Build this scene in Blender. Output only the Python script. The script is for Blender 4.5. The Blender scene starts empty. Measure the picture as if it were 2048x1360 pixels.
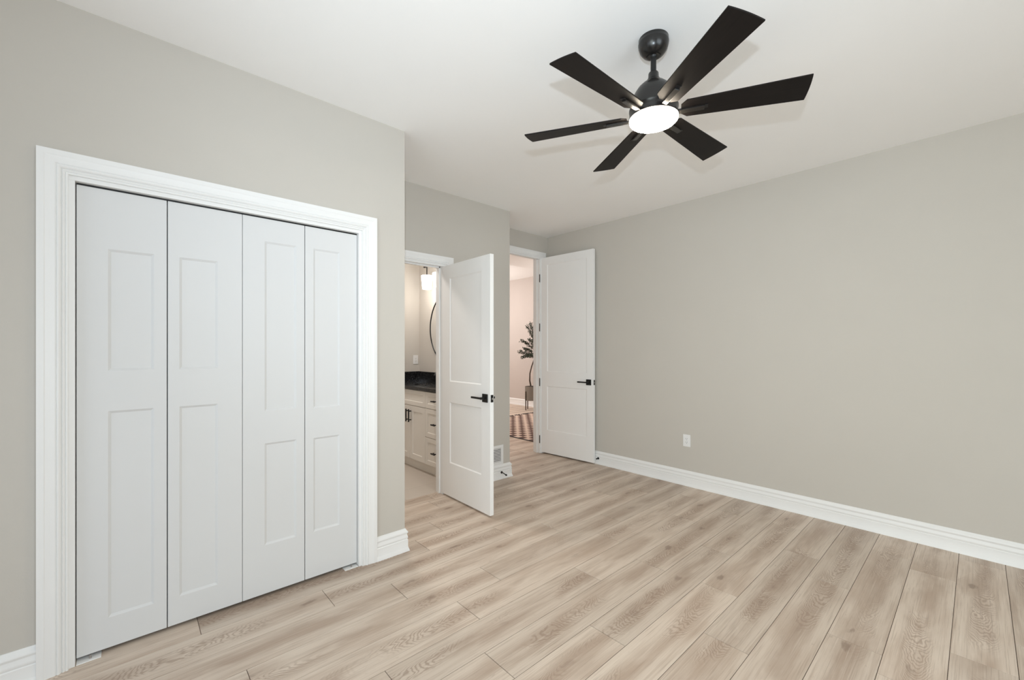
import bpy, bmesh, math, random
from mathutils import Vector, Matrix
random.seed(7)
D = bpy.data
SC = bpy.context.scene
COL = SC.collection
PI = math.pi

# ------------------------------------------------------------------ camera
F_PX, U0, HORIZON = 846.5, 1024.0, 696.2
EYE = 1.325
YAW = math.atan2(1957 - 1024, F_PX)            # plank direction (+Y) lies this far right of the lens axis
cam = D.cameras.new('camera'); cam_o = D.objects.new('camera', cam); COL.objects.link(cam_o)
cam.sensor_fit = 'HORIZONTAL'; cam.sensor_width = 36.0
cam.lens = F_PX / 2048 * 36.0
cam.shift_y = (HORIZON - 680) / 2048
cam.clip_start = 0.02
cam_o.location = (0, 0, EYE)
cam_o.rotation_euler = (PI / 2, 0, YAW)
SC.camera = cam_o

# ------------------------------------------------------------------ world, lights, exposure
W = D.worlds.new('daylight'); SC.world = W; W.use_nodes = True
W.node_tree.nodes['Background'].inputs['Color'].default_value = (0.86, 0.93, 1.0, 1)
W.node_tree.nodes['Background'].inputs['Strength'].default_value = 0.5
SC.view_settings.view_transform = 'Standard'
SC.view_settings.look = 'None'
SC.view_settings.exposure = 0.08
SC.view_settings.gamma = 1.0
SC.view_settings.use_curve_mapping = False
SC.cycles.max_bounces = 14
SC.cycles.diffuse_bounces = 10
SC.cycles.sample_clamp_indirect = 6.0


def area(name, loc, aim, w, h, watts, col, spread=PI):
    l = D.lights.new(name, 'AREA'); l.shape = 'RECTANGLE'; l.size = w; l.size_y = h
    l.energy = watts; l.color = col; l.spread = spread
    o = D.objects.new(name, l); COL.objects.link(o); o.location = loc
    o.rotation_euler = (Vector(aim) - Vector(loc)).to_track_quat('-Z', 'Y').to_euler()
    return o


def point(name, loc, r, watts, col):
    l = D.lights.new(name, 'POINT'); l.shadow_soft_size = r; l.energy = watts; l.color = col
    o = D.objects.new(name, l); COL.objects.link(o); o.location = loc
    return o


# daylight through the side window, plus rear lights added at an unseen glass door
area('daylight_side', (2.68, 0.60, 1.38), (0, 0.60, 1.38), 2.4, 1.9, 66, (0.81, 0.93, 1.0))
area('rear_fill', (-1.45, -1.68, 1.10), (-1.45, 0, 1.10), 1.25, 2.0, 6, (0.80, 0.90, 1.0), math.radians(115))
area('rear_fill_far', (0.05, -1.68, 1.10), (0.05, 0, 1.10), 1.25, 2.0, 24, (0.90, 1.0, 0.98), math.radians(115))
# the photographer's flash, just above the lens
fl_ = D.lights.new('camera_flash', 'SPOT'); fl_.energy = 97; fl_.color = (0.77, 0.89, 1.0); fl_.shadow_soft_size = 0.016
fl_.spot_size = math.radians(108); fl_.spot_blend = 1.0
fl_o = D.objects.new('camera_flash', fl_); COL.objects.link(fl_o); fl_o.location = (0.072, -0.072, 1.549)
fl_o.rotation_euler = Vector((-0.64, 0.66, 0.37)).to_track_quat('-Z', 'Y').to_euler()
# unseen fill lights added to brighten the rooms beyond the doors
point('hall_fill_light', (-4.35, 5.9, 2.05), 0.12, 26, (1.0, 0.95, 0.90))
point('hall_fill_light', (-7.6, 5.0, 2.15), 0.15, 85, (1.0, 0.95, 0.91))
area('bath_fill_light', (-4.1, 1.7, 2.70), (-4.1, 1.7, 0), 0.3, 0.3, 17, (1.0, 0.93, 0.87))

# ------------------------------------------------------------------ materials
def new_mat(name):
    m = D.materials.new(name); m.use_nodes = True
    nt = m.node_tree; b = nt.nodes['Principled BSDF']
    return m, nt, b


def N(nt, kind, **kw):
    n = nt.nodes.new(kind)
    for k, v in kw.items():
        if hasattr(n, k): setattr(n, k, v)
    return n


def paint(name, col, rough=0.5, bump=0.0, scale=250.0, spec=0.3, vary=0.02):
    m, nt, b = new_mat(name)
    b.inputs['Roughness'].default_value = rough
    b.inputs['Specular IOR Level'].default_value = spec
    tc = N(nt, 'ShaderNodeTexCoord')
    n1 = N(nt, 'ShaderNodeTexNoise'); n1.inputs['Scale'].default_value = 3.0; n1.inputs['Detail'].default_value = 3
    nt.links.new(tc.outputs['Object'], n1.inputs['Vector'])
    mx = N(nt, 'ShaderNodeMix', data_type='RGBA')
    mx.inputs[6].default_value = (*[c * (1 - vary) for c in col], 1)
    mx.inputs[7].default_value = (*[min(1, c * (1 + vary)) for c in col], 1)
    nt.links.new(n1.outputs['Fac'], mx.inputs[0]); nt.links.new(mx.outputs[2], b.inputs['Base Color'])
    if bump:
        n2 = N(nt, 'ShaderNodeTexNoise'); n2.inputs['Scale'].default_value = scale; n2.inputs['Detail'].default_value = 2
        nt.links.new(tc.outputs['Object'], n2.inputs['Vector'])
        bp = N(nt, 'ShaderNodeBump'); bp.inputs['Strength'].default_value = bump; bp.inputs['Distance'].default_value = 0.002
        nt.links.new(n2.outputs['Fac'], bp.inputs['Height']); nt.links.new(bp.outputs['Normal'], b.inputs['Normal'])
    return m


def plain(name, col, rough=0.5, metal=0.0, spec=0.5):
    m, nt, b = new_mat(name)
    b.inputs['Base Color'].default_value = (*col, 1); b.inputs['Roughness'].default_value = rough
    b.inputs['Metallic'].default_value = metal; b.inputs['Specular IOR Level'].default_value = spec
    return m


def glow(name, col, strength):
    m, nt, b = new_mat(name)
    b.inputs['Base Color'].default_value = (0.9, 0.9, 0.88, 1)
    b.inputs['Emission Color'].default_value = (*col, 1); b.inputs['Emission Strength'].default_value = strength
    return m


M_WALL = paint('greige_wall_paint', (0.572, 0.541, 0.494), 0.6, 0.10, 260, 0.25)
M_CEIL = paint('white_ceiling_paint', (0.95, 0.948, 0.94), 0.8, 0.12, 140, 0.1)
M_TRIM = paint('white_trim_paint', (0.85, 0.85, 0.845), 0.38, 0.0, 1, 0.4, 0.008)
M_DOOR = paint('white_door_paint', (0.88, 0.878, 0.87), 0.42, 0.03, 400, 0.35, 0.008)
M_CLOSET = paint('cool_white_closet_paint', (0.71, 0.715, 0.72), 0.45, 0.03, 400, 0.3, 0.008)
M_BATHWALL = paint('pale_bath_wall_paint', (0.60, 0.565, 0.52), 0.6, 0.1, 260, 0.25)
M_HALLWALL = paint('hall_wall_warm_light', (0.56, 0.505, 0.472), 0.6, 0.1, 260, 0.25)  # warm lamplight of the hall is put into the wall colour
M_CAB = paint('cream_cabinet_paint', (0.80, 0.76, 0.70), 0.4, 0.0, 1, 0.4, 0.01)
M_BLACK = plain('black_iron', (0.008, 0.008, 0.008), 0.42, 0.0, 0.4)
M_DARK = plain('closet_darkness', (0.02, 0.02, 0.02), 0.9)
M_STEEL = plain('satin_steel', (0.45, 0.43, 0.41), 0.35, 1.0)
M_HINGE = plain('dark_bronze_hinge', (0.06, 0.05, 0.045), 0.5, 0.6)
M_PLASTIC = plain('white_plastic', (0.82, 0.82, 0.82), 0.35)
M_SLOT = plain('dark_slot', (0.05, 0.05, 0.055), 0.7)
M_CERAMIC = plain('white_ceramic', (0.88, 0.88, 0.87), 0.12)
M_MIRROR = plain('mirror_silver', (0.9, 0.91, 0.91), 0.02, 1.0)
M_POT = plain('taupe_pot', (0.21, 0.185, 0.155), 0.6)
M_SOIL = plain('dark_soil', (0.03, 0.022, 0.016), 0.95)
M_LENS = glow('lit_fan_lens', (1.0, 0.87, 0.69), 82.0)
M_SHADE = glow('lit_glass_shade', (1.0, 0.96, 0.90), 3.0)


def make_granite():
    m, nt, b = new_mat('black_granite')
    tc = N(nt, 'ShaderNodeTexCoord')
    v = N(nt, 'ShaderNodeTexNoise'); v.inputs['Scale'].default_value = 90; v.inputs['Detail'].default_value = 6
    r = N(nt, 'ShaderNodeValToRGB')
    r.color_ramp.elements[0].position = 0.5; r.color_ramp.elements[0].color = (0.008, 0.008, 0.009, 1)
    r.color_ramp.elements[1].position = 0.8; r.color_ramp.elements[1].color = (0.07, 0.07, 0.068, 1)
    nt.links.new(tc.outputs['Object'], v.inputs['Vector']); nt.links.new(v.outputs['Fac'], r.inputs[0])
    nt.links.new(r.outputs[0], b.inputs['Base Color'])
    b.inputs['Roughness'].default_value = 0.12
    return m


def make_tile():
    m, nt, b = new_mat('beige_floor_tile')
    tc = N(nt, 'ShaderNodeTexCoord')
    br = N(nt, 'ShaderNodeTexBrick'); br.offset = 0.5
    br.inputs['Scale'].default_value = 1.0; br.inputs['Brick Width'].default_value = 1.2; br.inputs['Row Height'].default_value = 0.6
    br.inputs['Mortar Size'].default_value = 0.002
    br.inputs['Color1'].default_value = (0.58, 0.52, 0.46, 1); br.inputs['Color2'].default_value = (0.55, 0.49, 0.43, 1)
    br.inputs['Mortar'].default_value = (0.45, 0.40, 0.35, 1)
    nt.links.new(tc.outputs['Object'], br.inputs['Vector']); nt.links.new(br.outputs['Color'], b.inputs['Base Color'])
    b.inputs['Roughness'].default_value = 0.45
    return m


BOARD_X0, BOARD_W = 0.110, 0.1943


def make_planks():
    """Light oak boards: every board is an island of the floor mesh and gets its own figure."""
    m, nt, b = new_mat('light_oak_boards')
    L = nt.links
    tc = N(nt, 'ShaderNodeTexCoord'); geo = N(nt, 'ShaderNodeNewGeometry')
    rnd = geo.outputs['Random Per Island']

    def math_(op, a, bb=None, c=None):
        n = N(nt, 'ShaderNodeMath', operation=op)
        for i, x in enumerate((a, bb, c)):
            if x is None: continue
            if isinstance(x, (int, float)): n.inputs[i].default_value = x
            else: L.new(x, n.inputs[i])
        return n.outputs[0]

    sep = N(nt, 'ShaderNodeSeparateXYZ'); L.new(tc.outputs['Object'], sep.inputs[0])
    off = math_('MULTIPLY', rnd, 91.7)

    def coords(sx, sy, k):
        c = N(nt, 'ShaderNodeCombineXYZ')
        L.new(math_('MULTIPLY', sep.outputs[0], sx), c.inputs[0])
        L.new(math_('MULTIPLY', sep.outputs[1], sy), c.inputs[1])
        L.new(math_('MULTIPLY', off, k), c.inputs[2])
        return c.outputs[0]

    def noise(vec, detail=4, rough=0.55, dist=0.0):
        n = N(nt, 'ShaderNodeTexNoise'); n.inputs['Scale'].default_value = 1.0
        n.inputs['Detail'].default_value = detail; n.inputs['Roughness'].default_value = rough
        n.inputs['Distortion'].default_value = dist
        L.new(vec, n.inputs['Vector']); return n.outputs['Fac']

    def smooth(x, lo, hi):
        n = N(nt, 'ShaderNodeMapRange', interpolation_type='SMOOTHSTEP')
        L.new(x, n.inputs[0]); n.inputs[1].default_value = lo; n.inputs[2].default_value = hi
        return n.outputs[0]

    def mixc(fac, a, bb, blend='MIX'):
        n = N(nt, 'ShaderNodeMix', data_type='RGBA', blend_type=blend)
        if isinstance(fac, (int, float)): n.inputs[0].default_value = fac
        else: L.new(fac, n.inputs[0])
        for i, x in ((6, a), (7, bb)):
            if isinstance(x, tuple): n.inputs[i].default_value = (*x, 1)
            else: L.new(x, n.inputs[i])
        return n.outputs[2]

    # place across the board: f runs -0.5 .. 0.5 from edge to edge
    u = math_('DIVIDE', math_('SUBTRACT', BOARD_X0, sep.outputs[0]), BOARD_W)
    row = math_('FLOOR', u)
    f = math_('SUBTRACT', math_('FRACT', u), 0.5)
    yy = math_('ADD', sep.outputs[1], off)
    broad = noise(coords(7, 1.5, 1.0), 3, 0.5, 0.4)           # clouds along the board
    streak = noise(coords(46, 1.3, 1.3), 5, 0.62, 0.25)       # long streaks
    fine = noise(coords(230, 4.0, 2.1), 3, 0.6)               # pores
    spots = noise(coords(60, 17, 2.7), 3, 0.6)
    wob = math_('MULTIPLY', math_('SUBTRACT', noise(coords(5.5, 2.3, 3.3), 3), 0.5), 0.55)
    core = math_('SUBTRACT', 1.0, smooth(math_('ABSOLUTE', math_('ADD', f, wob)), 0.03, 0.40))
    # cathedral figure: nested arches along the middle of the board, in stretches
    hgt = math_('ADD', math_('MULTIPLY', yy, 1.0), math_('MULTIPLY', math_('MULTIPLY', f, f), -1.5))
    hgt = math_('ADD', hgt, math_('MULTIPLY', noise(coords(14, 5.0, 0.7), 3, 0.5, 0.3), 0.34))
    rings = math_('ABSOLUTE', math_('SUBTRACT', math_('FRACT', math_('MULTIPLY', hgt, 30.0)), 0.5))
    rings = math_('SUBTRACT', 1.0, smooth(rings, 0.04, 0.34))
    where = math_('MULTIPLY', smooth(noise(coords(3.0, 1.5, 4.3), 1, 0.5), 0.44, 0.56), math_('SUBTRACT', 1.0, smooth(math_('ABSOLUTE', math_('ADD', f, wob)), 0.12, 0.34)))
    # knots, one candidate every half metre, near the middle of the board
    kv = N(nt, 'ShaderNodeCombineXYZ')
    L.new(math_('ADD', math_('MULTIPLY', row, 10.0), math_('ADD', f, 0.5)), kv.inputs[0])
    L.new(math_('MULTIPLY', yy, 2.1), kv.inputs[1])
    vor = N(nt, 'ShaderNodeTexVoronoi', voronoi_dimensions='2D'); vor.inputs['Scale'].default_value = 1.0; vor.inputs['Randomness'].default_value = 0.75
    L.new(kv.outputs[0], vor.inputs['Vector'])
    kd = math_('ADD', vor.outputs['Distance'], math_('MULTIPLY', math_('SUBTRACT', noise(coords(45, 13, 1.9), 3), 0.5), 0.30))
    sc_ = N(nt, 'ShaderNodeSeparateColor'); L.new(vor.outputs['Color'], sc_.inputs[0])
    pick = smooth(sc_.outputs[0], 0.50, 0.85)
    knot = math_('MULTIPLY', math_('SUBTRACT', 1.0, smooth(kd, 0.015, 0.105)), pick)
    halo = math_('MULTIPLY', math_('SUBTRACT', 1.0, smooth(kd, 0.03, 0.48)), pick)

    light = (0.655, 0.560, 0.474)
    c = mixc(math_('MULTIPLY', math_('MULTIPLY', core, smooth(noise(coords(8, 2.0, 5.1), 3, 0.6, 0.5), 0.30, 0.62)), 0.95), light, (0.450, 0.352, 0.281))
    c = mixc(math_('MULTIPLY', smooth(broad, 0.46, 0.74), 0.60), c, (0.455, 0.348, 0.272))
    c = mixc(math_('MULTIPLY', smooth(streak, 0.48, 0.72), 0.42), c, (0.40, 0.295, 0.225))
    c = mixc(math_('MULTIPLY', smooth(streak, 0.44, 0.26), 0.35), c, (0.74, 0.655, 0.565))
    c = mixc(math_('MULTIPLY', math_('MULTIPLY', rings, where), 0.62), c, (0.325, 0.235, 0.178))
    c = mixc(math_('MULTIPLY', halo, 0.50), c, (0.40, 0.30, 0.232))
    c = mixc(math_('MULTIPLY', knot, 0.62), c, (0.23, 0.165, 0.125))
    c = mixc(math_('MULTIPLY', smooth(fine, 0.50, 0.70), 0.42), c, (0.33, 0.25, 0.195))
    c = mixc(math_('MULTIPLY', smooth(fine, 0.42, 0.24), 0.30), c, (0.78, 0.70, 0.62))
    c = mixc(math_('MULTIPLY', smooth(spots, 0.66, 0.80), 0.30), c, (0.28, 0.205, 0.155))
    hsv = N(nt, 'ShaderNodeHueSaturation'); L.new(c, hsv.inputs['Color'])
    L.new(math_('ADD', math_('MULTIPLY', rnd, 0.16), 0.92), hsv.inputs['Value'])
    L.new(hsv.outputs[0], b.inputs['Base Color'])
    b.inputs['Roughness'].default_value = 0.46; b.inputs['Specular IOR Level'].default_value = 0.35
    bp = N(nt, 'ShaderNodeBump'); bp.inputs['Strength'].default_value = 0.15; bp.inputs['Distance'].default_value = 0.001
    L.new(fine, bp.inputs['Height']); L.new(bp.outputs['Normal'], b.inputs['Normal'])
    return m


def make_blade():
    m, nt, b = new_mat('dark_fan_blade')
    tc = N(nt, 'ShaderNodeTexCoord'); mp = N(nt, 'ShaderNodeMapping'); mp.inputs['Scale'].default_value = (6, 90, 1)
    n = N(nt, 'ShaderNodeTexNoise'); n.inputs['Scale'].default_value = 1; n.inputs['Detail'].default_value = 3
    r = N(nt, 'ShaderNodeValToRGB')
    r.color_ramp.elements[0].color = (0.005, 0.0042, 0.0038, 1); r.color_ramp.elements[1].color = (0.013, 0.010, 0.009, 1)
    nt.links.new(tc.outputs['Object'], mp.inputs[0]); nt.links.new(mp.outputs[0], n.inputs['Vector'])
    nt.links.new(n.outputs['Fac'], r.inputs[0]); nt.links.new(r.outputs[0], b.inputs['Base Color'])
    b.inputs['Roughness'].default_value = 0.5; b.inputs['Specular IOR Level'].default_value = 0.14
    return m


def make_rug():
    m, nt, b = new_mat('checked_rug_weave')
    tc = N(nt, 'ShaderNodeTexCoord')
    ch = N(nt, 'ShaderNodeTexChecker'); ch.inputs['Scale'].default_value = 1 / 0.103
    ch.inputs['Color1'].default_value = (0.66, 0.53, 0.45, 1); ch.inputs['Color2'].default_value = (0.13, 0.085, 0.075, 1)
    mp = N(nt, 'ShaderNodeMapping'); mp.inputs['Scale'].default_value = (0.103 / 0.1085, 0.103 / 0.0985, 0.0)
    mp.inputs['Location'].default_value = (0, 0, 0.05)
    nt.links.new(tc.outputs['Object'], mp.inputs[0]); nt.links.new(mp.outputs[0], ch.inputs['Vector']); nt.links.new(ch.outputs['Color'], b.inputs['Base Color'])
    b.inputs['Roughness'].default_value = 0.95; b.inputs['Specular IOR Level'].default_value = 0.05
    return m


def make_bark():
    m, nt, b = new_mat('brown_bark')
    tc = N(nt, 'ShaderNodeTexCoord'); n = N(nt, 'ShaderNodeTexNoise'); n.inputs['Scale'].default_value = 40
    r = N(nt, 'ShaderNodeValToRGB'); r.color_ramp.elements[0].color = (0.03, 0.02, 0.015, 1); r.color_ramp.elements[1].color = (0.10, 0.07, 0.05, 1)
    nt.links.new(tc.outputs['Object'], n.inputs['Vector']); nt.links.new(n.outputs['Fac'], r.inputs[0])
    nt.links.new(r.outputs[0], b.inputs['Base Color']); b.inputs['Roughness'].default_value = 0.85
    return m


def make_leaf():
    m, nt, b = new_mat('olive_leaf')
    g = N(nt, 'ShaderNodeNewGeometry'); r = N(nt, 'ShaderNodeValToRGB')
    r.color_ramp.elements[0].color = (0.018, 0.026, 0.016, 1); r.color_ramp.elements[1].color = (0.09, 0.115, 0.075, 1)
    nt.links.new(g.outputs['Random Per Island'], r.inputs[0]); nt.links.new(r.outputs[0], b.inputs['Base Color'])
    b.inputs['Roughness'].default_value = 0.55
    return m


M_GRANITE = make_granite(); M_TILE = make_tile(); M_FLOOR = make_planks(); M_BLADE = make_blade()
M_RUG = make_rug(); M_BARK = make_bark(); M_LEAF = make_leaf()
M_GROOVE = plain('board_groove', (0.085, 0.055, 0.04), 0.9)
M_FANBODY = plain('matte_black_fan_body', (0.011, 0.0098, 0.009), 0.27, 0.0, 0.5)

# ------------------------------------------------------------------ mesh helpers
def box(bm, x0, x1, y0, y1, z0, z1):
    vs = [bm.verts.new(p) for p in ((x0, y0, z0), (x1, y0, z0), (x1, y1, z0), (x0, y1, z0),
                                    (x0, y0, z1), (x1, y0, z1), (x1, y1, z1), (x0, y1, z1))]
    for f in ((0, 3, 2, 1), (4, 5, 6, 7), (0, 1, 5, 4), (1, 2, 6, 5), (2, 3, 7, 6), (3, 0, 4, 7)):
        bm.faces.new([vs[i] for i in f])


def lathe(bm, prof, n=48, c=(0, 0), cap=True):
    """prof: (radius, z) from bottom to top around a vertical axis at c."""
    rings = []
    for r, z in prof:
        if r < 1e-6:
            rings.append([bm.verts.new((c[0], c[1], z))])
        else:
            rings.append([bm.verts.new((c[0] + r * math.cos(2 * PI * i / n), c[1] + r * math.sin(2 * PI * i / n), z)) for i in range(n)])
    for a, b in zip(rings, rings[1:]):
        for i in range(n):
            j = (i + 1) % n
            if len(a) == 1: bm.faces.new((a[0], b[j], b[i]))
            elif len(b) == 1: bm.faces.new((a[i], a[j], b[0]))
            else: bm.faces.new((a[i], a[j], b[j], b[i]))
    if cap:
        if len(rings[0]) > 1: bm.faces.new(rings[0][::-1])
        if len(rings[-1]) > 1: bm.faces.new(rings[-1])


def tube(bm, pts, radii, n=12):
    pts = [Vector(p) for p in pts]
    if not hasattr(radii, '__len__'): radii = [radii] * len(pts)
    rings = []; up = None
    for i, p in enumerate(pts):
        t = (pts[min(i + 1, len(pts) - 1)] - pts[max(i - 1, 0)]).normalized()
        if up is None:
            up = Vector((0, 0, 1)) if abs(t.z) < 0.9 else Vector((1, 0, 0))
        a = t.cross(up).normalized(); b_ = a.cross(t).normalized(); up = b_
        rings.append([bm.verts.new(p + radii[i] * (math.cos(2 * PI * k / n) * a + math.sin(2 * PI * k / n) * b_)) for k in range(n)])
    for r0, r1 in zip(rings, rings[1:]):
        for k in range(n):
            j = (k + 1) % n
            bm.faces.new((r0[k], r0[j], r1[j], r1[k]))
    bm.faces.new(rings[0][::-1]); bm.faces.new(rings[-1])


def obj(name, bm, mat, parent=None, bevel=0.0, smooth=False, seg=2):
    bmesh.ops.recalc_face_normals(bm, faces=bm.faces)
    me = D.meshes.new(name); bm.to_mesh(me); bm.free()
    me.materials.append(mat)
    o = D.objects.new(name, me); COL.objects.link(o)
    if smooth:
        for p in me.polygons: p.use_smooth = True
        if hasattr(me, 'set_sharp_from_angle'): me.set_sharp_from_angle(angle=math.radians(38))
    if bevel:
        b = o.modifiers.new('bevel', 'BEVEL'); b.width = bevel; b.segments = seg; b.limit_method = 'ANGLE'; b.angle_limit = math.radians(60)
    if parent: o.parent = parent
    return o


def tag(o, label=None, cat=None, group=None, kind=None):
    if label: o['label'] = label
    if cat: o['category'] = cat
    if group: o['group'] = group
    if kind: o['kind'] = kind
    return o


def struct(o, label, cat):
    return tag(o, label, cat, kind='structure')


def empty(name, loc=(0, 0, 0), rz=0.0):
    o = D.objects.new(name, None); COL.objects.link(o); o.location = loc; o.rotation_euler = (0, 0, rz)
    o.empty_display_size = 0.1
    return o


def boxes(name, lst, mat, parent=None, bevel=0.0):
    bm = bmesh.new()
    for b in lst: box(bm, *b)
    return obj(name, bm, mat, parent, bevel)


# ------------------------------------------------------------------ room constants
H = 2.743
XL = -2.525            # closet wall face
YC = 1.342             # end of the closet wall
XB = -3.265            # bathroom wall face
YB = 2.930             # end of the bathroom wall
XE = -3.725            # entry wall face
YR = 3.995             # right wall face
XW, YK = 2.60, -1.60   # window wall and rear wall (behind the camera)
T = 0.11
XS = -5.017            # bathroom side wall face
YM = 2.880             # mirror wall face
YBB = 0.70             # bathroom rear
YH = 6.77              # hall far wall
XH = -9.2

# ------------------------------------------------------------------ floor
X0, PW = BOARD_X0, BOARD_W
JOINT = {0: 2.654, 1: 1.05, 2: 2.41, 3: 2.928, 4: 1.986, 5: 2.402, 6: 1.637, 7: 1.149, 8: 1.995, 9: 1.274, 10: 1.576,
         11: 1.095, 12: 0.787, 13: 1.465, 14: 1.693}
PL = 1.214
bm = bmesh.new()
g, ch = 0.0011, 0.0008


def plank(x0, x1, y0, y1):
    x0 += g; x1 -= g; y0 += g; y1 -= g
    if x1 - x0 < 0.01 or y1 - y0 < 0.01: return
    lo = [bm.verts.new(p) for p in ((x0, y0, -0.0022), (x1, y0, -0.0022), (x1, y1, -0.0022), (x0, y1, -0.0022))]
    md = [bm.verts.new(p) for p in ((x0, y0, -ch), (x1, y0, -ch), (x1, y1, -ch), (x0, y1, -ch))]
    tp = [bm.verts.new(p) for p in ((x0 + ch, y0 + ch, 0), (x1 - ch, y0 + ch, 0), (x1 - ch, y1 - ch, 0), (x0 + ch, y1 - ch, 0))]
    bm.faces.new(tp)
    for i in range(4):
        j = (i + 1) % 4
        bm.faces.new((lo[i], lo[j], md[j], md[i])); bm.faces.new((md[i], md[j], tp[j], tp[i]))


k = math.floor((X0 - XW) / PW)
while True:
    xa, xb = X0 - PW * (k + 1), X0 - PW * k
    if xb < XH: break
    j0 = JOINT.get(k, random.uniform(0, PL))
    lo_y, hi_y = YK, (YR if xb > XE else YH)
    ys = [lo_y]
    y = j0 - PL * math.ceil((j0 - lo_y) / PL)
    while y < hi_y:
        if y > lo_y + 0.02: ys.append(y)
        y += PL
    ys.append(hi_y)
    for ya, yb in zip(ys, ys[1:]):
        if xb <= -3.35:
            if yb > 2.88: plank(xa, xb, max(ya, 2.88), yb)
        elif xa < -3.35:
            plank(-3.35, xb, ya, min(yb, 2.88)) if ya < 2.88 else None
            if yb > 2.88: plank(xa, xb, max(ya, 2.88), yb)
        else:
            plank(xa, xb, ya, yb)
    k += 1
fl = obj('floor', bm, M_FLOOR)
struct(fl, 'light oak plank floor running through bedroom and hall', 'floor')
sub = boxes('subfloor', [(XH, XW, YK, YH, -0.10, -0.0022)], M_GROOVE, fl)
fb = boxes('floor_bathroom', [(XS - 0.05, -3.35, YBB - .1, 2.88, -0.0022, 0.0)], M_TILE)
struct(fb, 'pale beige tile floor of the bathroom', 'floor')

# ------------------------------------------------------------------ ceiling
XT = -5.37
ce = boxes('ceiling', [(XT, XW + T, YK - T, YH + T, H, H + 0.45)], M_CEIL)
struct(ce, 'smooth white bedroom ceiling around the fan', 'ceiling')
ce2 = boxes('ceiling_hall', [(XH - T, XT, YK - T, YH + T, 2.94, H + 0.45)], M_CEIL)
struct(ce2, 'higher white ceiling of the hall beyond the entry door', 'ceiling')

# ------------------------------------------------------------------ walls
JL, JR, JT = -0.1635, 1.0375, 2.022         # closet jamb faces
RO = 0.019
wl = boxes('wall_left', [(XL - T, XL, YK, JL - RO, 0, H), (XL - T, XL, JR + RO, YC, 0, H), (XL - T, XL, JL - RO, JR + RO, JT + RO, H),
                         (XB, XL - T, YC - T, YC, 0, H)], M_WALL)
struct(wl, 'greige wall holding the white closet doors', 'wall')
BL, BR, BT = 1.402, 2.112, 2.068          # bathroom door opening
wb = boxes('wall_bathroom', [(XB - T, XB, YC - T, BL - RO, 0, H), (XB - T, XB, BR + RO, YB, 0, H), (XB - T, XB, BL - RO, BR + RO, BT + RO, H)], M_WALL)
struct(wb, 'greige wall around the bathroom doorway', 'wall')
EL, ER, ET = 3.070, 3.850, 2.462          # entry opening
we = boxes('wall_entry', [(XE - T, XE, YB, EL - RO, 0, H), (XE - T, XE, ER + RO, YR, 0, H), (XE - T, XE, EL - RO, ER + RO, ET + RO, H),
                          (XE - T, XB - T, YM, YB, 0, H)], M_WALL)
struct(we, 'short greige wall over the entry doorway in the far corner', 'wall')
wr = boxes('wall_right', [(XE - T, XW + T, YR, YR + T, 0, H)], M_WALL)
struct(wr, 'long bare greige wall on the right with one outlet', 'wall')
# rear wall and window wall, behind the camera, each with an opening; the rear one is added for light
WY0, WY1, WZ0, WZ1 = -0.65, 1.85, 0.40, 2.35
ww = boxes('wall_window', [(XW, XW + T, YK - T, WY0, 0, H), (XW, XW + T, WY1, YR + T, 0, H), (XW, XW + T, WY0, WY1, 0, WZ0), (XW, XW + T, WY0, WY1, WZ1, H)], M_WALL)
struct(ww, 'greige wall with a broad window behind the camera', 'wall')
KX0, KX1 = -2.15, 0.65
wk = boxes('wall_back', [(XL - T, KX0, YK - T, YK, 0, H), (KX1, XW, YK - T, YK, 0, H), (KX0, KX1, YK - T, YK, 0, 0.06), (KX0, KX1, YK - T, YK, 2.16, H)], M_WALL)
struct(wk, 'greige rear wall with an added window opening behind the camera', 'wall')
wf = [(XW + 0.02, XW + 0.07, WY0, WY1, WZ0, WZ0 + 0.05), (XW + 0.02, XW + 0.07, WY0, WY1, WZ1 - 0.05, WZ1)]
wf += [(XW + 0.02, XW + 0.07, y, y + 0.05, WZ0 + 0.05, WZ1 - 0.05) for y in (WY0, 0.575, WY1 - 0.05)]
w1 = boxes('window_1', wf, M_TRIM); struct(w1, 'white framed window in the wall facing the closet', 'window')
wf = [(KX0, KX1, YK - 0.07, YK - 0.02, 0.06, 0.11), (KX0, KX1, YK - 0.07, YK - 0.02, 2.11, 2.16)]
wf += [(x, x + 0.05, YK - 0.07, YK - 0.02, 0.11, 2.11) for x in (KX0, -0.775, KX1 - 0.05)]
w2 = boxes('window_2', wf, M_TRIM); struct(w2, 'unseen white framed glass door added in the rear wall for daylight', 'window')
# closet interior, its shade put in as near-black wall colour
wc = boxes('wall_closet', [(-3.30, -3.265, YK, YC - T, 0, H), (-3.265, XL - T, -0.62, -0.60, 0, H)], M_DARK)
struct(wc, 'closet inside coloured near-black as shade behind the folding doors', 'wall')
# bathroom shell
ws = boxes('wall_bathroom_side', [(XS - T, XS, YBB - T, YM, 0, 2.94)], M_BATHWALL)
struct(ws, 'pale bathroom side wall beside the vanity', 'wall')
wm = boxes('wall_bathroom_mirror', [(XS - T, XE - T, YM, YB, 0, 2.94), (XE - T, XB - T, YM - 0.004, YM, 0, H)], M_BATHWALL)
struct(wm, 'pale bathroom wall behind the round mirror', 'wall')
wq = boxes('wall_bathroom_back', [(XS, XB - T, YBB - T, YBB, 0, H)], M_BATHWALL)
struct(wq, 'pale bathroom wall opposite the mirror', 'wall')
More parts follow.
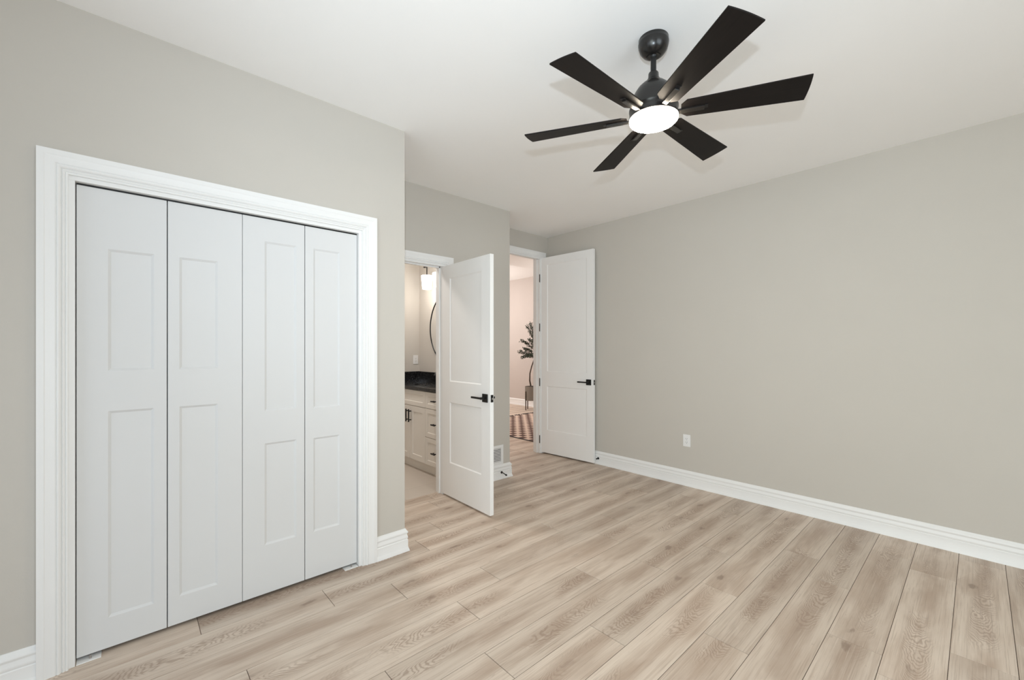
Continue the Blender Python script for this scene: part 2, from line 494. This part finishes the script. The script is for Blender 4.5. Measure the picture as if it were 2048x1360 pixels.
# hall shell
wh = boxes('wall_hall', [(XH, XE - T, YH, YH + T, 0, 2.94)], M_HALLWALL)
struct(wh, 'far wall of the hall with warm light in its colour, behind the olive tree', 'wall')
wh2 = boxes('wall_hall_side', [(XE - T, XE, YR + T, YH + T, 0, H)], M_HALLWALL)
struct(wh2, 'hall side wall beyond the entry door', 'wall')
wh3 = boxes('wall_hall_end', [(XH - T, XH, YB - 0.3, YH + T, 0, 2.94), (XH, XS - T, YB - 0.3, YB - 0.2, 0, 2.94)], M_HALLWALL)
struct(wh3, 'hall end walls out of sight', 'wall')

# ------------------------------------------------------------------ baseboards
BASE = [(0, 0), (.0245, 0), (.0225, .010), (.0175, .024), (.0160, .027), (.0160, .074), (.0125, .078), (.0150, .083), (.0160, .089), (.0150, .094),
        (.0110, .108), (.0110, .111), (.0160, .118), (.0165, .123), (.0120, .131), (.0070, .137), (.0040, .145), (0, .145)]


def base_run(name, path, label, left=True):
    """Sweep the baseboard profile along a floor polyline; the room lies to the left (or right) of the walk."""
    bm = bmesh.new(); P = [Vector(p) for p in path]; s = 1 if left else -1
    nrm = []
    for a, b in zip(P, P[1:]):
        d = (b - a).normalized(); nrm.append(Vector((-d.y, d.x)) * s)
    rings = []
    for i, p in enumerate(P):
        if i == 0: m = nrm[0]
        elif i == len(P) - 1: m = nrm[-1]
        else:
            m = nrm[i - 1] + nrm[i]; m = m / m.dot(nrm[i])
        rings.append([bm.verts.new((p.x + m.x * t, p.y + m.y * t, z)) for t, z in BASE])
    n = len(BASE)
    for r0, r1 in zip(rings, rings[1:]):
        for k in range(n):
            j = (k + 1) % n
            bm.faces.new((r0[k], r0[j], r1[j], r1[k]))
    bm.faces.new(rings[0][::-1]); bm.faces.new(rings[-1])
    o = obj(name, bm, M_TRIM, smooth=True)
    return struct(o, label, 'baseboard')


CW = 0.106     # casing plus reveal
base_run('baseboard_left', [(XL, YK), (XL, JL - CW)], 'white stepped baseboard left of the closet', left=False)
base_run('baseboard_corner', [(XL, JR + CW), (XL, YC), (XB + 0.022, YC)], 'white baseboard wrapping the corner right of the closet', left=False)
base_run('baseboard_bathroom', [(XB, BR + CW), (XB, YB), (XE, YB)], 'white baseboard stub below the air vent', left=False)
base_run('baseboard_right', [(XE, YR), (XW, YR)], 'long white stepped baseboard along the right wall', left=False)
base_run('baseboard_hall', [(XH, YH), (XE - T, YH)], 'white baseboard of the hall behind the planter', left=False)

# ------------------------------------------------------------------ door casings and jambs
CAS = [(0.0, 0), (0.0, .0100), (.003, .0118), (.0065, .0118), (.0085, .0078), (.0105, .0105), (.0145, .0135), (.0165, .0135), (.0185, .0092), (.0225, .0160),
       (.0270, .0188), (.0310, .0188), (.0335, .0142), (.0375, .0182), (.0520, .0190), (.0640, .0205), (.0680, .0222), (.0880, .0222), (.0880, 0)]


def casing(name, xf, y0, y1, z1, label, reveal=0.018):
    bm = bmesh.new()
    legs = []
    for d, h in CAS:
        dd = d + reveal
        legs.append([(xf + h, y0 - dd, 0), (xf + h, y0 - dd, z1 + dd), (xf + h, y1 + dd, z1 + dd), (xf + h, y1 + dd, 0)])
    V = [[bm.verts.new(p) for p in l] for l in legs]
    n = len(V)
    for i in range(n):
        j = (i + 1) % n
        for q in range(3):
            bm.faces.new((V[i][q], V[j][q], V[j][q + 1], V[i][q + 1]))
    bm.faces.new([V[i][0] for i in range(n)]); bm.faces.new([V[i][3] for i in range(n)][::-1])
    o = obj(name, bm, M_TRIM)
    return struct(o, label, 'door casing')


def jamb(name, xf, y0, y1, z1, label, depth=T, stop=None):
    t = RO - 0.0005
    L = [(xf - depth - .002, xf + 0.0005, y0 - t, y0, 0, z1), (xf - depth - .002, xf + 0.0005, y1, y1 + t, 0, z1), (xf - depth - .002, xf + 0.0005, y0 - t, y1 + t, z1, z1 + t)]
    if stop:
        a, b = stop
        L += [(a, b, y0, y0 + .012, 0, z1), (a, b, y1 - .012, y1, 0, z1), (a, b, y0, y1, z1 - .012, z1)]
    return struct(boxes(name, L, M_TRIM, bevel=0.001), label, 'door jamb')


casing('trim_1', XL, JL, JR, JT, 'wide white stepped casing around the closet doors')
jamb('trim_2', XL, JL, JR, JT, 'white jamb lining the closet opening')
casing('trim_3', XB, BL, BR, BT - 0.022, 'white casing around the bathroom doorway')
jamb('trim_4', XB, BL, BR, BT, 'white jamb of the bathroom doorway', stop=(XB - .075, XB - .04))
casing('trim_5', XE, EL, ER, ET - 0.022, 'white casing around the entry doorway', reveal=0.006)
jamb('trim_6', XE, EL, ER, ET, 'white jamb of the entry doorway', stop=(XE - .075, XE - .04))

# ------------------------------------------------------------------ panelled door leaf
def leaf(name, w, h, t, panels, mat, parent=None, slope=0.011, depth=0.008, both=True):
    """Leaf in local x (0..w), y (0 front .. t back), z (0..h) with recessed rectangular panels (x0,x1,z0,z1)."""
    bm = bmesh.new()
    xs = sorted({0, w, *[p[0] for p in panels], *[p[1] for p in panels]})
    zs = sorted({0, h, *[p[2] for p in panels], *[p[3] for p in panels]})
    cache = {}

    def v(x, y, z):
        k = (round(x, 5), round(y, 5), round(z, 5))
        if k not in cache: cache[k] = bm.verts.new((x, y, z))
        return cache[k]

    def inside(cx, cz):
        return any(p[0] < cx < p[1] and p[2] < cz < p[3] for p in panels)

    for y, s in ((0, 1), (t, -1)):
        for a, b in zip(xs, xs[1:]):
            for c, d in zip(zs, zs[1:]):
                if inside((a + b) / 2, (c + d) / 2): continue
                bm.faces.new((v(a, y, c), v(b, y, c), v(b, y, d), v(a, y, d)))
        for x0, x1, z0, z1 in panels:
            px = [x for x in xs if x0 <= x <= x1]; pz = [z for z in zs if z0 <= z <= z1]
            e = slope; yy = y + s * depth
            inn = [v(x0 + e, yy, z0 + e), v(x1 - e, yy, z0 + e), v(x1 - e, yy, z1 - e), v(x0 + e, yy, z1 - e)]
            bm.faces.new(inn)
            bm.faces.new([v(x, y, z0) for x in px] + [inn[1], inn[0]])
            bm.faces.new([v(x1, y, z) for z in pz] + [inn[2], inn[1]])
            bm.faces.new([v(x, y, z1) for x in px[::-1]] + [inn[3], inn[2]])
            bm.faces.new([v(x0, y, z) for z in pz[::-1]] + [inn[0], inn[3]])
    for x in (0, w):
        for c, d in zip(zs, zs[1:]):
            bm.faces.new((v(x, 0, c), v(x, t, c), v(x, t, d), v(x, 0, d)))
    for z in (0, h):
        for a, b in zip(xs, xs[1:]):
            bm.faces.new((v(a, 0, z), v(b, 0, z), v(b, t, z), v(a, t, z)))
    return obj(name, bm, mat, parent, bevel=0.0012, seg=1)


# ------------------------------------------------------------------ closet folding doors
XD = -2.548
SY = 1.009
ZB, ZT = 0.019, 2.0135


def bifold(name, edges, specs, label):
    root = empty(name, (XD, edges[0][0], 0))
    for (a, b), pans in zip(edges, specs):
        P = [((p0 * SY) - a, (p1 * SY) - a, q0 - ZB, q1 - ZB) for p0, p1, q0, q1 in pans]
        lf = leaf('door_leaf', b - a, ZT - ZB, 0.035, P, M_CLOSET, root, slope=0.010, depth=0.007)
        lf.location = (0, a - edges[0][0], ZB)
        lf.rotation_euler = (0, 0, PI / 2)        # local x -> world +y, local y -> world -x
    return struct(root, label, 'door')


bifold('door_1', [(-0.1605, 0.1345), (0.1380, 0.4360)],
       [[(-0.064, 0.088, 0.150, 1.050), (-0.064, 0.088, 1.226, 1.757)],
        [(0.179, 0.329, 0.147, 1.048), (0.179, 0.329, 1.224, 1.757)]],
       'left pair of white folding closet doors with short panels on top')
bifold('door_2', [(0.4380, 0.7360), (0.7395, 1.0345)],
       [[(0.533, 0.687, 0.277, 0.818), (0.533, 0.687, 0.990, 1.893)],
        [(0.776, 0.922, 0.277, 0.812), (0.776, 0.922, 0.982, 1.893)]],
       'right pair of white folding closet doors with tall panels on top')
tr = boxes('door_track', [(XD - 0.032, XD - 0.004, JL + .004, JR - .004, JT - 0.0075, JT)], M_BLACK)
tag(tr, 'thin black track above the folding closet doors', 'track')
for y0, y1, lab in ((JL + 0.003, -0.085, 'white pivot bracket on the floor at the left closet jamb'),
                    (0.955, JR - 0.003, 'white pivot bracket on the floor at the right closet jamb')):
    r = empty('pivot_bracket', (XD, (y0 + y1) / 2, 0)); hw = (y1 - y0) / 2
    boxes('plate', [(-0.030, 0.022, -hw, hw, 0, 0.0035)], M_TRIM, r, 0.001)
    bmq = bmesh.new(); lathe(bmq, [(0.004, 0.0035), (0.004, 0.018)], 12, (0.004, 0.004))
    obj('pin', bmq, M_STEEL, r)
    tag(r, lab, 'bracket')

# ------------------------------------------------------------------ hinged doors
def lever(parent, x, z, y, out, toward, reach):
    """Square rose and lever on the face at local y; out = -1 in front, +1 behind; lever points along toward (-1/+1)."""
    d = 0.009
    ya, yb = sorted((y, y + out * d))
    rose = boxes('door_handle', [(x - .033, x + .033, ya, yb, z - .033, z + .033)], M_BLACK, parent, 0.002)
    bm = bmesh.new()
    tube(bm, [(x, y + out * d, z), (x, y + out * reach, z)], 0.0105, 16)
    y1, y2 = sorted((y + out * (reach - .012), y + out * (reach + .001)))
    x1, x2 = sorted((x - toward * .014, x + toward * .128))
    box(bm, x1, x2, y1, y2, z - .0075, z + .0075)
    obj('lever', bm, M_BLACK, rose, 0.0015)
    return rose


def hinged_door(name, loc, rz, w, h, panels, label, zh, hinges, reach_back, plate=None):
    root = empty(name, loc, rz)
    lf = leaf('door_leaf', w, h, 0.035, panels, M_DOOR, root, slope=0.009, depth=0.0075)
    lever(root, w - .062, zh, 0.0, -1, -1, 0.050)
    lever(root, w - .062, zh, 0.035, 1, -1, reach_back)
    lp = boxes('latch_plate', [(w - .0005, w + .0012, .005, .030, zh - .029, zh + .029)], M_BLACK, root)
    bm = bmesh.new(); box(bm, w + .0012, w + .011, .011, .024, zh - .009, zh + .007)
    obj('latch_bolt', bm, M_STEEL, lp, 0.002)
    for z in hinges:
        bm = bmesh.new()
        lathe(bm, [(.0060, z - .048), (.0060, z + .048), (.004, z + .052)], 14, (-.004, .0415))
        box(bm, -.0022, -.0004, .004, .036, z - .045, z + .045)
        hg = obj('hinge', bm, M_STEEL, root)
        if plate:
            boxes('hinge_leaf', [(-.016, -.0045, plate, plate + .002, z - .050, z + .050)], M_HINGE, hg)
    return struct(root, label, 'door')


hinged_door('door_3', (-3.260, 2.108, 0.016), math.radians(-1.6), 0.706, 2.046,
            [(.122, .588, .295, .832), (.122, .588, 1.015, 1.928)],
            'white two-panel bathroom door standing open beside the air vent', 0.914, [0.19, 1.03, 1.86], 0.050)
hinged_door('door_4', (-3.714, 3.868, 0.016), math.radians(4.2), 0.770, 2.444,
            [(.095, .680, .285, .835), (.095, .680, 1.018, 2.352)],
            'taller white two-panel entry door standing open against the right wall', 0.916, [0.16, 0.88, 1.57, 2.19], 0.030, -.0195)

# ------------------------------------------------------------------ ceiling fan
FX, FY, FZ = -1.0037, 1.7885, 2.391
fan = empty('ceiling_fan', (FX, FY, H))
tag(fan, 'black six-blade ceiling fan with a lit round lamp', 'ceiling fan')


def fan_part(name, prof, mat, n=64):
    bm = bmesh.new(); lathe(bm, [(r, z - H) for r, z in prof], n)
    return obj(name, bm, mat, fan, smooth=True)


can = fan_part('canopy', [(.020, 2.664), (.026, 2.663), (.034, 2.666), (.048, 2.676), (.060, 2.692), (.066, 2.712), (.0675, 2.722), (.0675, 2.726), (.066, 2.728), (.066, 2.7425)], M_FANBODY)
fan_part('hanger_ball', [(.0, 2.655), (.012, 2.657), (.018, 2.664), (.0195, 2.672)], M_BLACK)
fan_part('downrod', [(.0125, 2.575), (.0125, 2.660)], M_BLACK, 24)
fan_part('coupling', [(.034, 2.545), (.030, 2.556), (.0235, 2.566), (.0225, 2.586), (.020, 2.590), (.013, 2.591)], M_FANBODY)
fan_part('motor_housing', [(.104, 2.420), (.1045, 2.428), (.102, 2.446), (.096, 2.470), (.086, 2.495), (.071, 2.518), (.052, 2.536), (.034, 2.547), (.014, 2.551)], M_FANBODY)
band = fan_part('motor_band', [(.108, 2.378), (.110, 2.380), (.110, 2.384), (.107, 2.386), (.107, 2.416), (.1085, 2.418), (.1085, 2.424), (.104, 2.426)], M_FANBODY)
fan_part('lamp_lens', [(.0, 2.352), (.03, 2.3525), (.06, 2.3545), (.085, 2.358), (.100, 2.3625), (.1065, 2.369), (.1075, 2.3775), (.100, 2.379)], M_LENS)
PH = math.radians(267.2); PITCH = math.radians(11.93)
for i in range(6):
    ang = PH + i * PI / 3
    # outline in local (radial, tangential)
    R = 0.607
    tip = [(math.sqrt(max(0, R * R - t * t)), t) for t in [0.068 - 0.136 * q / 10 for q in range(11)]]
    out = [(.118, -.036), (.142, -.060)] + tip[::-1] + [(.142, .040), (.118, .018)]
    bm = bmesh.new(); th = .006
    lo = [bm.verts.new((x, y, 0)) for x, y in out]; hi = [bm.verts.new((x, y, th)) for x, y in out]
    bm.faces.new(lo[::-1]); bm.faces.new(hi)
    for a in range(len(out)):
        b_ = (a + 1) % len(out)
        bm.faces.new((lo[a], lo[b_], hi[b_], hi[a]))
    bl = obj('blade', bm, M_BLADE, fan, 0.0012)
    bl.matrix_local = Matrix.Translation((0, 0, FZ - H)) @ Matrix.Rotation(ang, 4, 'Z') @ Matrix.Rotation(-PITCH, 4, 'X')
    bm = bmesh.new()
    box(bm, .096, .214, -.0185, .0045, -.0105, -.0004)
    br = obj('bracket', bm, M_FANBODY, bl, 0.0018)
    bm = bmesh.new()
    box(bm, .214, .228, -.0175, .0035, -.0030, -.0004)
    obj('slot_shade', bm, M_BLACK, bl)  # black block puts the dark of the blade's open slot into colour

# ------------------------------------------------------------------ wall outlets, vent, door stops
def outlet(loc, rz, label, scale=1.0):
    """Plate in local x (width) and z, facing local -y."""
    r = empty('wall_outlet', loc, rz)
    w, h = .036 * scale, .058 * scale
    boxes('cover_plate', [(-w, w, -.006, 0, -h, h)], M_PLASTIC, r, 0.0025)
    ins = boxes('receptacle', [(-.017, .017, -.0078, -.0055, -.034, .034)], M_PLASTIC, r, 0.0008)
    for dz in (.017, -.017):
        for dx, hh in ((-.0065, .0042), (.0065, .0034)):
            boxes('slot', [(dx - .0011, dx + .0011, -.0083, -.0072, dz + .003 - hh, dz + .003 + hh)], M_SLOT, ins)
        bm = bmesh.new(); tube(bm, [(0, -.0083, dz - .0085), (0, -.0072, dz - .0085)], .0024, 12)
        obj('slot', bm, M_SLOT, ins)
    return tag(r, label, 'outlet')


outlet((-1.891, YR, 0.433), 0.0, 'white duplex outlet low on the right wall')
outlet((XS, 2.824, 1.172), PI / 2, 'white outlet above the black backsplash in the bathroom')

vent = empty('air_vent', (XB, 2.735, 0.243))
tag(vent, 'white louvred air vent in the wall between the two open doors', 'vent')
hw, hh, fr = 0.103, 0.098, 0.030
boxes('vent_frame', [(0, .006, -hw, hw, hh - fr, hh), (0, .006, -hw, hw, -hh, -hh + fr), (0, .006, -hw, -hw + fr, -hh + fr, hh - fr), (0, .006, hw - fr, hw, -hh + fr, hh - fr)], M_PLASTIC, vent, 0.0015)
boxes('vent_shade', [(.0002, .0008, -hw + fr, hw - fr, -hh + fr, hh - fr)], M_SLOT, vent)  # flat dark sheet stands in for the shade between the louvers
bm = bmesh.new()
nz = 9
for q in range(nz):
    z = -hh + fr + (q + .5) * (2 * hh - 2 * fr) / nz
    vs = [bm.verts.new(p) for p in ((.0042, -hw + fr, z + .0050), (.0042, hw - fr, z + .0050), (.0012, hw - fr, z - .0040), (.0012, -hw + fr, z - .0040),
                                    (.0052, -hw + fr, z + .0048), (.0052, hw - fr, z + .0048), (.0026, hw - fr, z - .0050), (.0026, -hw + fr, z - .0050))]
    for f in ((0, 1, 2, 3), (7, 6, 5, 4), (0, 4, 5, 1), (1, 5, 6, 2), (2, 6, 7, 3), (3, 7, 4, 0)):
        bm.faces.new([vs[w_] for w_ in f])
obj('louvers', bm, M_PLASTIC, vent)


def door_stop(loc, rz, label, reach=1.0, droop=-.012):
    """Projects along local +x from the baseboard."""
    r = empty('door_stop', loc, rz); k = reach
    bm = bmesh.new(); tube(bm, [(0, 0, 0), (.004, 0, 0), (.010 * k, 0, 0)], [.0125, .0125, .007], 18); obj('base', bm, M_BLACK, r, smooth=True)
    bm = bmesh.new(); tube(bm, [(.008 * k, 0, 0), (.03 * k, 0, -.002 * k), (.055 * k, 0, droop * .8), (.066 * k, 0, droop)], .0042, 12); obj('stem', bm, M_BLACK, r, smooth=True)
    bm = bmesh.new(); tube(bm, [(.064 * k, 0, droop), (.076 * k, 0, droop), (.079 * k, 0, droop)], [.0082, .0082, .006], 14); obj('tip', bm, M_BLACK, r, smooth=True)
    return tag(r, label, 'door stop')


door_stop((XB + .016, 2.805, .066), 0.0, 'black door stop on the baseboard below the air vent')
door_stop((-2.918, YR - .016, .066), -PI / 2, 'short black door stop on the right wall baseboard beside the entry door', .45, 0.0)

# ------------------------------------------------------------------ bathroom vanity
VX0, VX1 = XS + .004, XB - T - .004
VF = 2.330                                          # face of the box; fronts stand 20 mm proud
VTOP = 0.8755
van = empty('vanity_cabinet', ((VX0 + VX1) / 2, VF, 0))
tag(van, 'cream shaker vanity cabinet with black pulls behind the bathroom doorway', 'vanity cabinet')
ox, oy = van.location.x, van.location.y


def vbox(name, b, mat, parent, bevel=0.0):
    return boxes(name, [(b[0] - ox, b[1] - ox, b[2] - oy, b[3] - oy, b[4], b[5])], mat, parent, bevel)


boxes('carcass', [(a - ox, b_ - ox, c - oy, d - oy, e, f) for a, b_, c, d, e, f in (
    (VX0, VX0 + .018, VF, YM - .012, .100, VTOP), (VX1 - .018, VX1, VF, YM - .012, .100, VTOP), (VX0 + .018, VX1 - .018, VF, YM - .012, .100, .118),
    (VX0 + .018, VX1 - .018, YM - .024, YM - .012, .118, VTOP), (VX0 + .018, VX1 - .018, VF, VF + .018, .118, VTOP))], M_CAB, van)
vbox('toe_kick', (VX0, VX1, VF + .036, VF + .054, 0.0, .100), M_CAB, van)


def front(name, x0, x1, z0, z1, rim):
    p = leaf(name, x1 - x0, z1 - z0, .019, [(rim, x1 - x0 - rim, rim, z1 - z0 - rim)], M_CAB, van, slope=.006, depth=.007)
    p.location = (x0 - ox, -.0195, z0)
    return p


XC = -4.230


def pull(parent, pts_x, z0, z1, horizontal):
    bm = bmesh.new()
    if horizontal:
        a, b = pts_x
        tube(bm, [(a, -.030, z0), (b, -.030, z0)], .0075, 12)
        for x in (a + .012, b - .012): tube(bm, [(x, 0, z0), (x, -.030, z0)], .0065, 10)
    else:
        x = pts_x
        tube(bm, [(x, -.032, z0), (x, -.032, z1)], .0078, 12)
        for z in (z0 + .022, z1 - .022): tube(bm, [(x, 0, z), (x, -.032, z)], .0062, 10)
    return obj('pull', bm, M_BLACK, parent, smooth=True)


HWD = .325
d1 = front('cabinet_door', XC - HWD + .002, XC - .0015, .110, .691, .058)
pull(d1, HWD - .0035 - .028, .405, .545, False)
d2 = front('cabinet_door', XC + .0015, XC + HWD - .002, .110, .691, .058)
pull(d2, .028, .405, .545, False)
front('drawer_front', XC - HWD + .002, XC + HWD - .002, .698, .866, .045)
for xa, xb in ((XC + HWD + .002, XC + HWD + .390), (VX0 + .012, XC - HWD - .002)):
    for za, zb in ((.110, .391), (.397, .691), (.698, .866)):
        dr = front('drawer', xa, xb, za, zb, .045)
        cx, cz = (xb - xa) / 2, (zb - za) / 2
        pull(dr, (cx - .034, cx + .034), cz, cz, True)
vbox('filler_strip', (XC + HWD + .393, VX1, VF - .019, VF, .112, .868), M_CAB, van)

# countertop with an oval cut-out
ct = empty('vanity_countertop', (XC, 2.55, VTOP + .0005))
tag(ct, 'black speckled granite vanity countertop with backsplash', 'countertop')
bm = bmesh.new(); NS = 40; ax, ay = .205, .150
z0, z1 = 0.0, .032
CY = .005
rect = [(VX0 - XC, 2.290 - 2.55), (VX1 - XC, 2.290 - 2.55), (VX1 - XC, YM - .003 - 2.55), (VX0 - XC, YM - .003 - 2.55)]
for z in (z0, z1):
    ro = [bm.verts.new((x, y, z)) for x, y in rect]
    ri = [bm.verts.new((ax * math.cos(2 * PI * q / NS), CY + ay * math.sin(2 * PI * q / NS), z)) for q in range(NS)]
    ed = [bm.edges.new((ro[q], ro[(q + 1) % 4])) for q in range(4)] + [bm.edges.new((ri[q], ri[(q + 1) % NS])) for q in range(NS)]
    bmesh.ops.triangle_fill(bm, use_beauty=True, edges=ed)
    if z == z0: RO0, RI0 = ro, ri
for a, b_, n_ in ((RO0, ro, 4), (RI0, ri, NS)):
    for q in range(n_):
        j = (q + 1) % n_
        bm.faces.new((a[q], a[j], b_[j], b_[q]))
obj('slab', bm, M_GRANITE, ct)
boxes('backsplash', [(VX0 - XC, VX1 - XC, YM - .023 - 2.55, YM - .003 - 2.55, .0325, .142)], M_GRANITE, ct, .001)
boxes('side_splash', [(VX0 - XC, VX0 - XC + .019, 2.294 - 2.55, YM - .024 - 2.55, .0325, .142)], M_GRANITE, ct, .001)

# undermount basin: a thin shell hanging from the slab
bm = bmesh.new()
prof = [(1.02, .0), (.99, -.03), (.93, -.07), (.75, -.105), (.4, -.118), (.09, -.12)]
rings = []
for s_, z in prof:
    rings.append([bm.verts.new((ax * s_ * math.cos(2 * PI * q / NS), ay * s_ * math.sin(2 * PI * q / NS), z)) for q in range(NS)])
for r0, r1 in zip(rings, rings[1:]):
    for q in range(NS):
        j = (q + 1) % NS
        bm.faces.new((r0[q], r0[j], r1[j], r1[q]))
bm.faces.new(rings[-1])
sk = obj('sink_basin', bm, M_CERAMIC, None, smooth=True)
sk.location = (XC, 2.55 + CY, VTOP)
sm = sk.modifiers.new('shell', 'SOLIDIFY'); sm.thickness = .006; sm.offset = 0
tag(sk, 'white oval undermount sink set in the black countertop', 'sink')

# faucet
fc = empty('faucet', (XC - .01, 2.778, VTOP + .033))
tag(fc, 'black arched faucet over the bathroom sink', 'faucet')
bm = bmesh.new(); lathe(bm, [(.026, 0), (.026, .006), (.019, .010), (.018, .120), (.019, .122), (.019, .150), (.016, .154)], 24); obj('body', bm, M_BLACK, fc, smooth=True)
bm = bmesh.new(); tube(bm, [(0, -.012, .098), (0, -.050, .132), (0, -.090, .140), (0, -.125, .126), (0, -.142, .098)], [.012, .0115, .0115, .0115, .012], 16); obj('spout', bm, M_BLACK, fc, smooth=True)
bm = bmesh.new(); tube(bm, [(0, .0, .160), (0, -.03, .180), (0, -.085, .194)], [.010, .007, .006], 12); obj('lever', bm, M_BLACK, fc, smooth=True)

# round mirror
MZ, MRR = 1.5725, .452
mi = empty('round_mirror', (-4.266, YM, MZ))
tag(mi, 'large round mirror with a thin black frame above the vanity', 'mirror')


def disc_y(name, prof, mat, cap=True):
    bm = bmesh.new(); lathe(bm, prof, 96, cap=cap)
    o = obj(name, bm, mat, mi, smooth=True); o.rotation_euler = (PI / 2, 0, 0)
    return o


disc_y('frame', [(MRR - .010, .004), (MRR, .002), (MRR, .022), (MRR - .010, .022), (MRR - .010, .004)], M_BLACK, False)
disc_y('mirror_glass', [(MRR - .0102, .010), (MRR - .0102, .016)], M_MIRROR)

# vanity light with three shades
LX, LY = -4.345, 2.752
vl = empty('vanity_light', (LX, YM, 2.34))
tag(vl, 'black bar light with lit white shades above the round mirror', 'wall light')
boxes('back_plate', [(-.06, .06, -.018, -.001, -.055, .055)], M_BLACK, vl, .003)
boxes('bar', [(-.33, .33, LY - YM - .010, LY - YM + .010, -.010, .010), (-.010, .010, LY - YM + .010, -.018, -.010, .010)], M_BLACK, vl, .002)
for dx in (-.263, 0.0, .263):
    bm = bmesh.new(); lathe(bm, [(.014, -.115), (.014, -.108), (.0065, -.105), (.0065, -.010)], 16, (dx, LY - YM))
    st = obj('stem', bm, M_BLACK, vl, smooth=True)
    bm = bmesh.new(); lathe(bm, [(.050, -.285), (.055, -.283), (.071, -.122), (.069, -.115), (.0, -.114)], 32, (dx, LY - YM))
    obj('shade', bm, M_SHADE, st, smooth=True)
point('vanity_bulb', (LX - .263, LY - .10, 2.02), .05, 2.5, (1.0, .93, .84))
point('vanity_bulb', (LX, LY - .10, 2.02), .05, 2.5, (1.0, .93, .84))

# ------------------------------------------------------------------ hall: rug, planter, olive tree
RGX0, RGX1, RGY0, RGY1 = -6.07, -4.02, 4.25, 6.30
rug = empty('area_rug', (RGX0, RGY0, 0))
tag(rug, 'brown and cream diamond checked rug on the hall floor', 'rug')
boxes('weave', [(0, RGX1 - RGX0, 0, RGY1 - RGY0, .0005, .009)], M_RUG, rug)
boxes('border', [(0, RGX1 - RGX0, -.014, -.0002, .0005, .010)], M_SLOT, rug)
boxes('border', [(0, RGX1 - RGX0, RGY1 - RGY0 + .0002, RGY1 - RGY0 + .014, .0005, .010)], M_SLOT, rug)
bm = bmesh.new()
y = .02
while y < RGY1 - RGY0:
    l = random.uniform(.05, .075); a = random.uniform(-.012, .012)
    tube(bm, [(-.001, y, .006), (-l * .5, y + a, .010), (-l, y + 2 * a, .007)], .007, 5)
    y += .056
fg = obj('fringe', bm, M_SLOT, rug); fg['kind'] = 'stuff'

PX, PY = -6.455, 6.425
pl = empty('planter', (PX, PY, 0)); tag(pl, 'taupe round planter on slim metal legs against the hall wall', 'planter')
bm = bmesh.new()
lathe(bm, [(.0, .205), (.135, .205), (.142, .210), (.142, .505), (.134, .505), (.134, .48), (.0, .48)], 40, cap=False)
obj('pot', bm, M_POT, pl, smooth=True)
bm = bmesh.new(); lathe(bm, [(.0, .481), (.133, .481), (.133, .5045), (.0, .5045)], 32, cap=False); obj('soil', bm, M_SOIL, pl)
for q in range(4):
    a = YAW + PI + .55 + q * PI / 2
    x, y = .150 * math.cos(a), .150 * math.sin(a)
    bm = bmesh.new(); box(bm, x - .008, x + .008, y - .008, y + .008, 0, .40); obj('leg', bm, M_BARK, pl, .001)
tree = empty('olive_tree', (PX, PY, .5052)); tag(tree, 'slim potted olive tree with small dark leaves in the hall', 'tree')
tree.rotation_euler = (0, 0, YAW)                      # local x = to the right as one enters
T0 = [(-.02, 0, .0), (-.021, 0, .025), (-.04, .01, .12), (-.035, 0, .28), (.0, 0, .42), (.06, 0, .60), (.09, .01, .85), (.10, 0, 1.10)]
bm = bmesh.new(); tube(bm, T0, [.017, .017, .016, .014, .013, .012, .010, .006], 10); obj('trunk', bm, M_BARK, tree, smooth=True)
lb = bmesh.new(); rr = random.Random(3)


def leaf_at(p, d):
    s = rr.uniform(.024, .042); wd = s * .26
    side = d.cross(Vector((rr.uniform(-1, 1), rr.uniform(-1, 1), rr.uniform(-1, 1)))).normalized()
    nn = d.cross(side).normalized() * .002
    a = p; b_ = p + d * s * .5 + side * wd; c = p + d * s; e = p + d * s * .5 - side * wd
    vs = [lb.verts.new(q) for q in (a, b_ + nn, c, e + nn)]
    lb.faces.new(vs)


BR = [((.06, 0, .60), (-.27, -.05, .74), 3), ((.06, 0, .62), (-.20, .04, .62), 3), ((.08, 0, .75), (-.22, .0, .98), 3), ((.09, 0, .85), (-.10, -.1, 1.28), 3), ((.07, 0, .62), (-.10, -.18, .66), 3),
      ((.09, 0, .9), (-.02, .06, 1.36), 3), ((.09, .01, .8), (.22, .05, 1.10), 3), ((.08, 0, .7), (.22, -.1, .80), 3), ((.10, 0, 1.0), (.17, .0, 1.42), 3), ((.09, 0, .75), (-.06, -.2, 1.0), 3),
      ((.07, 0, .65), (.12, .12, .85), 3), ((.10, 0, 1.05), (.08, .05, 1.48), 3), ((.07, 0, .66), (-.16, -.06, .80), 3)]
for s, e, _n in BR:
    s, e = Vector(s), Vector(e); midp = (s + e) / 2 + Vector((0, 0, .04))
    pts = [s, s.lerp(midp, .5), midp, midp.lerp(e, .5), e]
    bm = bmesh.new(); tube(bm, pts, [.007, .006, .005, .004, .0025], 7); obj('branch', bm, M_BARK, tree, smooth=True)
    for q in range(34):
        t = .22 + .78 * q / 33
        p = s.lerp(midp, t * 2) if t < .5 else midp.lerp(e, t * 2 - 1)
        d0 = (e - s).normalized()
        for _k in range(6):
            d = (d0 * rr.uniform(.2, 1.0) + Vector((rr.uniform(-1, 1), rr.uniform(-1, 1), rr.uniform(-.8, 1)))).normalized()
            leaf_at(p + Vector((rr.uniform(-.03, .03), rr.uniform(-.03, .03), rr.uniform(-.03, .03))), d)
fo = obj('foliage', lb, M_LEAF, tree); fo['kind'] = 'stuff'
